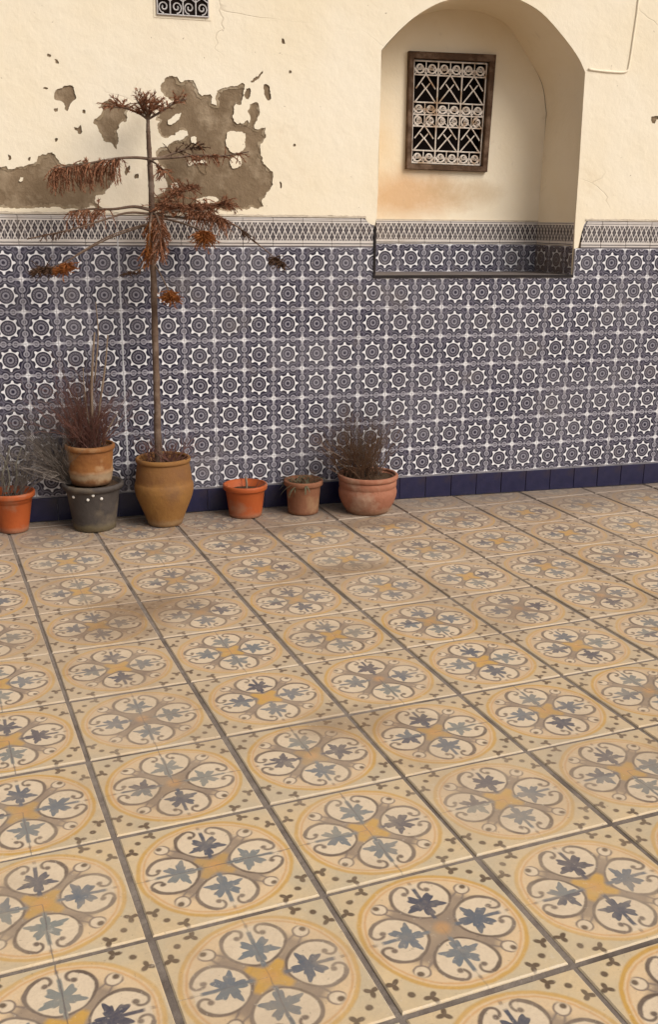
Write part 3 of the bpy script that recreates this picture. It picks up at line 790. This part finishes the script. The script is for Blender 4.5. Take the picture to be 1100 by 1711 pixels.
# ------------------------------------------------------------------ pots
def soil(pot, r, z, seed):
    bm = bmesh.new(); c = bm.verts.new((0, 0, z+.012)); prev = None; rings = []
    for q in (.35, .7, 1.0):
        rings.append([bm.verts.new((r*q*math.cos(a), r*q*math.sin(a), z + (.008*(1-q)) + .010*noise.noise(Vector((math.cos(a)*q*4, math.sin(a)*q*4, seed))))) for a in [k*2*math.pi/24 for k in range(24)]])
    for k in range(24):
        bm.faces.new((c, rings[0][k], rings[0][(k+1)%24]))
        for a, b_ in zip(rings, rings[1:]): bm.faces.new((a[k], b_[k], b_[(k+1)%24], a[(k+1)%24]))
    return smooth(obj('soil', bm, 'soil', pot))
def pot(name, label, loc, mat, body, rim, soil_r, soil_z, seed, group=None, cat='pot', wob=.004):
    t = thing(name, label, cat, loc, group)
    smooth(obj('body', lathe(body, 44, wob, seed), mat, t))
    if rim: smooth(obj('rim', lathe_ring(rim, 44, wob, seed), mat, t))
    soil(t, soil_r, soil_z, seed); t.rotation_euler = (0, 0, seed*1.3)
    return t
def lathe_ring(prof, n, wob, seed):
    """closed ring section"""
    bm = bmesh.new(); rg = random.Random(seed); ph = [rg.uniform(0, 6.28) for _ in range(4)]; rings = []
    for r, z in prof:
        ring = []
        for k in range(n):
            a = 2*math.pi*k/n
            rr = r*(1 + wob*(math.sin(2*a + ph[0]) + 0.5*math.sin(3*a + ph[1] + z*9)))
            ring.append(bm.verts.new((rr*math.cos(a), rr*math.sin(a), z + wob*0.4*r*math.sin(a + ph[2]))))
        rings.append(ring)
    for a, b in zip(rings, rings[1:] + rings[:1]):
        for k in range(n): bm.faces.new((a[k], a[(k+1)%n], b[(k+1)%n], b[k]))
    bmesh.ops.recalc_face_normals(bm, faces=bm.faces[:])
    return bm
ZF = 0.0016
def plastic(loc, rb, rt, h, label, seed, name='plastic_pot', mat='orange'):
    body = [(rb*.9, 0), (rb, .004), (rb*1.02, .02), (rb + (rt-.012-rb)*.9, h-.030), (rt-.011, h-.026), (rt-.011, h-.004), (rt-.015, h-.004), (rt-.017, h-.05), (rb*.7, h-.06)]
    rim = [(rt-.0105, h-.026), (rt-.004, h-.026), (rt-.001, h-.022), (rt, h-.006), (rt-.002, h), (rt-.010, h+.001), (rt-.0135, h-.002), (rt-.0105, h-.008)]
    return pot(name, label, (*loc, ZF), mat, body, rim, rt-.016, h-.038, seed)
plastic((-.038, -.128), .070, .111, .196, 'orange plastic pot with grey green stems, cut off at the left edge', 1)
plastic((1.100, -.125), .083, .113, .166, 'orange plastic pot holding one short dry stub, right of the tall urn', 2)
t = plastic((1.402, -.137), .078, .102, .174, 'small brown terracotta pot between the orange pot and the wide bowl', 3, 'terracotta_pot', 'brownclay')
# grey planter that carries the ochre bowl
gp_body = [(.092, 0), (.101, .004), (.104, .03), (.124, .175), (.128, .188), (.130, .205), (.134, .215), (.134, .222), (.126, .224), (.122, .21), (.08, .205)]
gp_rim = [(.1285, .197), (.141, .203), (.147, .213), (.148, .224), (.143, .2305), (.134, .231), (.128, .224)]
pl = pot('grey_planter', 'dark grey planter with flared rim and white dots, carrying a smaller terracotta pot', (.343, -.167, ZF), 'greyplastic', gp_body, gp_rim, .127, .213, 4, cat='planter')
pl.rotation_euler = (0, 0, 0)
for px_, py_ in ((122,826), (146,829), (155,820), (170,827)):
    q = at(px_, py_, -.30); dx = q.x - .343
    a = math.asin(max(-.95, min(.95, dx/.13)))
    bm = bmesh.new(); bmesh.ops.create_icosphere(bm, subdivisions=2, radius=.0075)
    o = smooth(obj('white_dot', bm, 'white', pl)); zz = {122:.180, 146:.171, 155:.193, 170:.173}[px_]
    rr_ = .1245 + (zz-.175)*.3
    o.location = (rr_*math.sin(a), -rr_*math.cos(a), zz); o.scale = (1, .7, 1)
bw_body = [(.080, 0), (.093, .004), (.097, .02), (.104, .055), (.107, .062), (.107, .070), (.104, .076), (.107, .12), (.110, .165), (.110, .182), (.104, .183), (.100, .16), (.06, .15)]
bw_rim = [(.1095, .166), (.116, .168), (.1195, .175), (.1195, .188), (.115, .1935), (.108, .194), (.103, .188), (.1055, .18)]
bowl = pot('terracotta_pot', 'ochre terracotta pot with thick rim standing on the dark grey planter', (.338, -.167, .2262), 'bowl', bw_body, bw_rim, .102, .170, 5)
ur = [(.072, 0), (.083, .004), (.088, .02), (.103, .06), (.121, .105), (.136, .145), (.1425, .175), (.1435, .195), (.141, .211), (.137, .2145), (.1355, .219), (.1355, .24), (.131, .28), (.125, .312), (.124, .320)]
ur2 = ur + [(.118, .322), (.114, .31), (.11, .26), (.06, .25)]
ur_rim = [(.1235, .314), (.130, .316), (.1335, .323), (.133, .334), (.127, .339), (.119, .338), (.1155, .331), (.1185, .322)]
urn = pot('clay_urn', 'tall ochre clay urn with grooved shoulder holding the dead pine', (.684, -.180, ZF), 'urn', ur2, ur_rim, .113, .300, 6, cat='urn', wob=.006)
bg_body = [(.098, 0), (.109, .004), (.118, .02), (.136, .052), (.148, .085), (.1515, .105), (.150, .122), (.1455, .134), (.1455, .138), (.149, .142), (.149, .168), (.146, .172), (.143, .188), (.136, .19), (.13, .165), (.08, .15)]
bg_rim = [(.1455, .174), (.152, .176), (.1565, .184), (.1565, .196), (.151, .202), (.142, .2015), (.1375, .195), (.142, .186)]
wide = pot('terracotta_bowl', 'wide pinkish terracotta bowl pot with rolled rim, rightmost of the row', (1.733, -.192, ZF), 'pinkclay', bg_body, bg_rim, .137, .182, 7, cat='pot')

# ------------------------------------------------------------------ plants
def twig(bm, p, d, ln_, rad, depth, rg, spread=.6, droop=0.0, kids=3, n=3, wall_y=-.03):
    pts = [Vector(p)]; d = Vector(d).normalized(); seg = 4
    rads = [rad]
    for i in range(seg):
        d = (d + Vector((rg.gauss(0,.13), rg.gauss(0,.13), rg.gauss(0,.10) - droop*.1))).normalized()
        q = pts[-1] + d*ln_/seg
        if q.y > wall_y: q.y = wall_y - rg.uniform(0, .01)
        pts.append(q); rads.append(rad*(1 - .6*(i+1)/seg))
    tube(bm, pts, rads, n, cap=False)
    if depth > 0:
        for k in range(kids):
            i = rg.randint(1, seg); 
            nd = (d + Vector((rg.uniform(-1,1), rg.uniform(-1,1), rg.uniform(-.5,.8)))*spread).normalized()
            twig(bm, pts[i], nd, ln_*rg.uniform(.45,.75), rads[i]*.75, depth-1, rg, spread, droop, kids, n, wall_y)
def needles(bm, p, d, length, rg, r=.010, dens=170, rad=.0024, droop=.5):
    """a rope-like dead araucaria branchlet: core plus short scale needles"""
    pts = [Vector(p)]; d = Vector(d).normalized(); seg = max(3, int(length/.018))
    for i in range(seg):
        d = (d + Vector((rg.gauss(0,.10), rg.gauss(0,.10), -droop*.22))).normalized()
        q = pts[-1] + d*length/seg
        if q.y > -.022: q.y = -.022
        pts.append(q)
    tube(bm, pts, [rad*1.2*(1-.5*i/seg) for i in range(seg+1)], 3, cap=False)
    for k in range(int(length*dens*1.4)):
        f = rg.random()*(seg-.01); i = int(f); q = pts[i].lerp(pts[i+1], f-i); ax = (pts[i+1]-pts[i]).normalized()
        o = ax.orthogonal().normalized(); o.rotate(Matrix.Rotation(rg.uniform(0, 6.28), 3, ax))
        tip = q + (o*.9 + ax*.7)*r*rg.uniform(.7, 1.4); w = ax.cross(o)*rad*1.1
        bm.faces.new((bm.verts.new(q + w), bm.verts.new(q - w), bm.verts.new(tip)))

rg = random.Random(21)
TY = -.180
tree = thing('dead_pine', 'tall dead rust brown pine sapling with tiered drooping branches in the clay urn', 'tree', (.684, TY, .305))
T0 = Vector(tree.location)
def L(v): return Vector(v) - T0
tp = [at(x, y, TY) for x, y in ((265,764),(263,700),(261,620),(258,520),(256,440),(254,360),(252,300),(250,262),(248,225),(247,197))]
tp[0].z = .295
tr = [.0195,.0165,.0155,.015,.0145,.014,.013,.0115,.0098,.0075]
bm = bmesh.new(); sp_ = [q + Vector((.003*noise.noise(Vector((0, 3, q.z*9))), .003*noise.noise(Vector((5, 3, q.z*9))), 0)) for q in spline([L(p) for p in tp], 14)]; nr = len(sp_)
rads = [tr[min(int(i/14), 9)]*(1-(i%14)/14) + tr[min(int(i/14)+1, 9)]*((i%14)/14) for i in range(nr)]
rads = [q*(1 + .10*noise.noise(Vector((0, 0, i*.35))) + (.14 if i % 11 == 4 else 0)) for i, q in enumerate(rads)]
tube(bm, sp_, rads, 9)
smooth(obj('trunk', bm, 'bark', tree))
def branch(path, r0=.0065, r1=.003, mat='rust', fol=(0.3, 1.0), count=20, length=.10, droop=1.2, spread=.4, up=0.0, needle=.014):
    count = int(count*1.45)
    """path: (x px, y px, Y) knots"""
    pts = spline([L(at(x, y, Y)) for x, y, Y in path], 6); n = len(pts)
    bm = bmesh.new(); tube(bm, pts, [r0 + (r1-r0)*i/(n-1) for i in range(n)], 5)
    b_ = smooth(obj('branch', bm, 'bark', tree))
    if count:
        bm = bmesh.new()
        for k in range(count):
            f = fol[0] + (fol[1]-fol[0])*rg.random(); g_ = f*(n-1.01); i = int(g_)
            q = pts[i].lerp(pts[i+1], g_-i) + T0; ax = (pts[i+1]-pts[i]).normalized()
            d = ax*rg.uniform(.0, .7) + Vector((rg.gauss(0, spread), rg.gauss(0, spread), up + rg.gauss(0, .2)))
            needles(bm, q, d, length*rg.uniform(.55, 1.15), rg, r=needle, droop=droop)
        for vv in bm.verts: vv.co -= T0
        obj('foliage', bm, mat, b_)
    return b_
# crown: short upswept arms with spiky needles
branch([(247,200,TY),(232,190,TY-.01),(205,180,TY-.02),(186,180,TY-.03)], .006, .004, 'rust', (.2,1), 18, .065, .9, .5, .5)
branch([(247,200,TY),(268,188,TY-.01),(290,174,TY-.02),(312,165,TY-.02)], .006, .004, 'rust', (.3,1), 15, .055, .8, .5, .4)
branch([(247,199,TY),(246,185,TY-.05),(240,172,TY-.10)], .005, .003, 'rust', (.1,1), 16, .070, .1, .6, .6)
branch([(247,199,TY),(250,186,TY+.04),(256,176,TY+.08)], .005, .003, 'rust', (.1,1), 14, .070, .1, .6, .6)
branch([(247,199,TY),(240,186,TY-.02),(228,166,TY-.03)], .005, .003, 'rust', (.3,1), 10, .060, .0, .5, .6)
branch([(247,199,TY),(256,184,TY-.04),(268,170,TY-.06)], .005, .003, 'rust', (.2,1), 12, .060, .6, .6, .2)
# second tier
branch([(250,266,TY),(225,264,TY),(190,266,TY-.02),(140,275,TY-.03),(92,282,TY-.04)], .0075, .0035, 'rust', (.42,1), 80, .115, 1.7, .3, -.2)
branch([(250,266,TY),(290,264,TY),(330,260,TY),(372,261,TY-.01),(416,254,TY-.01)], .0065, .003, 'rust', (.35,.9), 24, .060, 1.6, .4, .0)
branch([(251,268,TY),(275,262,TY+.05),(310,250,TY+.10),(335,248,TY+.12)], .006, .003, 'darkneedle', (.4,1), 16, .05, .8, .4, .2)
branch([(251,268,TY),(262,275,TY-.10),(280,290,TY-.22)], .006, .003, 'rust', (.5,1), 14, .055, 1.2, .5, .0)
# third tier
branch([(254,352,TY),(225,346,TY-.01),(190,350,TY-.02),(150,350,TY-.03),(116,354,TY-.03)], .0085, .0035, 'rust', (.55,1), 24, .085, 1.8, .3, -.2)
branch([(254,358,TY),(215,356,TY-.03),(180,366,TY-.06),(120,384,TY-.10),(45,400,TY-.12)], .006, .003, 'darkneedle', (.75,1), 8, .035, 1.0, .4)
branch([(255,352,TY),(290,344,TY-.01),(330,346,TY-.02),(378,340,TY-.03)], .008, .0035, 'rust', (.10,1), 110, .090, .9, .7, .2)
branch([(255,354,TY),(280,336,TY+.03),(300,318,TY+.06),(318,314,TY+.08)], .006, .003, 'rust', (.3,1), 44, .075, .9, .7, .4)
branch([(255,356,TY),(262,362,TY-.12),(268,384,TY-.22),(266,418,TY-.26)], .007, .004, 'rust', (.25,1), 64, .080, 1.4, .45, -.2)
branch([(255,356,TY),(252,365,TY-.12),(250,390,TY-.20),(248,430,TY-.22)], .007, .004, 'russet', (.35,1), 40, .075, 1.6, .35, -.3)
branch([(256,362,TY),(300,372,TY-.08),(336,386,TY-.16),(342,398,TY-.19)], .006, .003, 'russet', (.68,1), 70, .066, .9, .8)
branch([(256,360,TY),(320,366,TY-.02),(375,372,TY-.05),(398,380,TY-.06),(422,402,TY-.07)], .006, .003, 'darkneedle', (.8,1), 10, .035, 1.0, .5)
branch([(256,358,TY),(300,352,TY-.05),(345,356,TY-.10),(372,366,TY-.13)], .006, .003, 'rust', (.4,1), 60, .085, 1.5, .5)
# lower hanging tufts
branch([(254,372,TY),(190,392,TY-.08),(130,425,TY-.14),(106,448,TY-.16)], .004, .0025, 'russet', (.90,1), 60, .056, .5, .9)
branch([(254,374,TY),(180,400,TY-.02),(105,440,TY-.03),(66,452,TY-.04)], .0045, .0025, 'darkneedle', (.84,1), 56, .060, .5, .9)
branch([(257,440,TY),(270,462,TY-.05),(282,486,TY-.09),(287,497,TY-.10)], .0045, .0025, 'russet', (.66,1), 56, .054, .6, .9)
branch([(257,438,TY),(236,450,TY-.03),(210,458,TY-.05)], .004, .0025, 'darkneedle', (.5,1), 9, .035, .8, .5)
branch([(422,402,TY-.07),(446,420,TY-.06),(468,440,TY-.05)], .003, .002, 'darkneedle', (.76,1), 34, .048, .8, .8)
# fallen needles and small dead shoots round the foot, as a plant of the urn
def plant(name, label, cat, loc, group=None): return thing(name, label, cat, loc, group)
def build(parent, nm, mat, fn):
    bm = bmesh.new(); fn(bm)
    base = Vector(parent.location)
    for vv in bm.verts: vv.co -= base
    return obj(nm, bm, mat, parent)
def shoots(base, n, hmin, hmax, spread, seed, rad=.0016, depth=1, jitter=.05, lean=(0,0), kids=3, droop=0, sp=.5, wall_y=-.03):
    rg2 = random.Random(seed)
    def fn(bm):
        for k in range(n):
            a = rg2.uniform(0, 6.28); q = rg2.random()**.5*jitter
            p = Vector(base) + Vector((math.cos(a)*q, math.sin(a)*q*.8, 0))
            d = Vector((lean[0] + rg2.gauss(0, spread), lean[1] + rg2.gauss(0, spread*.7), 1))
            twig(bm, p, d, rg2.uniform(hmin, hmax), rad*rg2.uniform(.7,1.4), depth, rg2, sp, droop, kids, 3, wall_y)
    return fn
p = plant('dry_undergrowth', 'short reddish dry shoots around the foot of the dead pine', 'plant', (.684, -.18, .31))
build(p, 'twigs', 'redtwig', shoots((.684, -.18, .305), 44, .09, .17, .75, 3, .0022, 1, .090, kids=2))
# shrub in the ochre pot
p = plant('dry_shrub', 'dry shrub with pale upright stems and reddish twigs in the ochre pot', 'plant', (.338, -.167, .395))
b0 = Vector((.338, -.167, .395)); SY = -.167
def stems(bm):
    for path, ra in (([(156,746),(153,660),(155,600),(158,556)], .0085), ([(159,740),(168,668),(176,610),(180,560)], .0065), ([(154,740),(146,690),(140,640),(139,615)], .004), ([(165,744),(182,715),(196,690)], .005), ([(158,640),(164,560),(160,505)], .004)):
        pts = spline([at(x, y, SY) for x, y in path], 5); tube(bm, pts, [ra*(1-.55*i/(len(pts)-1)) for i in range(len(pts))], 6)
smooth(build(p, 'stem', 'palestem', stems))
build(p, 'twigs', 'redtwig', shoots(b0, 120, .10, .28, .45, 11, .0022, 2, .075, kids=3, sp=.45))
build(p, 'fine_twigs', 'browntwig', shoots(b0 + Vector((0, 0, .16)), 14, .12, .26, .28, 12, .0013, 2, .04, kids=3, sp=.35))
# grey bush rooted in the left of the planter, leaning out to the left
p = plant('grey_bush', 'wiry grey dry bush leaning left out of the dark planter', 'plant', (.235, -.14, .225))
build(p, 'twigs', 'greytwig', shoots((.240, -.14, .222), 90, .12, .32, .48, 17, .0022, 2, .030, (-.55, .0), 3, sp=.55))
# stems in the left orange pot
p = plant('potted_stems', 'thick pale stems with thin grey shoots in the left orange pot', 'plant', (-.038, -.128, .16))
def st2(bm):
    for path, ra in (([(9,822),(4,795),(10,772),(17,745)], .006), ([(24,824),(28,795),(27,775),(36,748)], .006), ([(12,822),(16,800),(8,770),(-6,752)], .005)):
        pts = spline([at(x, y, -.128) for x, y in path], 5); tube(bm, pts, [ra*(1-.5*i/(len(pts)-1)) for i in range(len(pts))], 6)
smooth(build(p, 'stem', 'greenstem', st2))
build(p, 'twigs', 'greytwig', shoots((-.03, -.128, .165), 34, .12, .28, .40, 19, .0019, 2, .06, (.15, 0), 3))
# single stub
p = plant('dry_stub', 'single short dry stub in the middle orange pot', 'plant', (1.10, -.125, .13))
def st3(bm): tube(bm, spline([(1.105, -.125, .125), (1.107, -.127, .165), (1.103, -.125, .205)], 4), [.006]*8 + [.003], 6)
smooth(build(p, 'stem', 'palestem', st3))
build(p, 'twigs', 'redtwig', shoots((1.10, -.12, .13), 6, .06, .10, .5, 23, .0013, 1, .06))
# wilted greenish plant
p = plant('wilted_plant', 'wilted dull green plant drooping over the small brown pot', 'plant', (1.40, -.137, .14))
rg3 = random.Random(5)
def leaves(bm):
    for k in range(46):
        a = rg3.uniform(1.6, 4.6) if k < 34 else rg3.uniform(0, 6.28)
        base = Vector((1.392 + rg3.gauss(0,.03), -.145 + rg3.gauss(0,.025), .145)); d = Vector((math.cos(a)*rg3.uniform(.3,1), math.sin(a)*.6, rg3.uniform(.4,1.4)))
        pts = [base]; d.normalize(); n = 6; l = rg3.uniform(.08, .17)
        for i in range(n):
            d = (d + Vector((0, 0, -.36))).normalized(); q = pts[-1] + d*l/n; q.y = min(q.y, -.03); pts.append(q)
        side = d.cross(Vector((0, 0, 1))); side = side.normalized() if side.length > .05 else Vector((1, 0, 0))
        prev = None
        for i, q in enumerate(pts):
            w = .0042*math.sin(math.pi*(i+.6)/(n+1.2)); row = (bm.verts.new(q + side*w), bm.verts.new(q - side*w + Vector((0, 0, .001))))
            if prev: bm.faces.new((prev[0], prev[1], row[1], row[0]))
            prev = row
build(p, 'leaf_mass', 'dullgreen', leaves)
build(p, 'twigs', 'browntwig', shoots((1.42, -.137, .14), 26, .04, .09, .8, 29, .0016, 2, .06, kids=2))
# brush in the wide bowl
p = plant('dry_brush', 'brown dry brush fanning up from the wide terracotta bowl', 'plant', (1.733, -.192, .18))
build(p, 'twigs', 'browntwig', shoots((1.70, -.185, .18), 130, .10, .27, .44, 31, .0020, 2, .115, (-.14, 0), 3, sp=.45))
build(p, 'fine_twigs', 'greytwig', shoots((1.72, -.180, .18), 26, .16, .32, .30, 37, .0013, 2, .10, (-.05, 0), 3, sp=.4))

# needles and crumbs shed on the floor below the plants
rg5 = random.Random(77); bm = bmesh.new()
for k in range(420):
    cx_ = rg5.choice((.684, .684, .4, 1.72, .95)); x = cx_ + rg5.gauss(0, .30); y = -.02 - abs(rg5.gauss(.16, .17))
    a = rg5.uniform(0, 6.28); l = rg5.uniform(.004, .016); w = rg5.uniform(.0008, .0022); z = .0035 + rg5.uniform(0, .002)
    c, s_ = math.cos(a), math.sin(a)
    vs = [bm.verts.new((x + c*l*p - s_*w*q, y + s_*l*p + c*w*q, z + .0012*abs(p))) for p, q in ((-1,0),(0,-1),(1,0),(0,1))]
    bm.faces.new(vs)
o = obj('fallen_needles', bm, 'rust'); o['kind'] = 'stuff'; o['label'] = 'dry needles scattered on the floor below the potted plants'
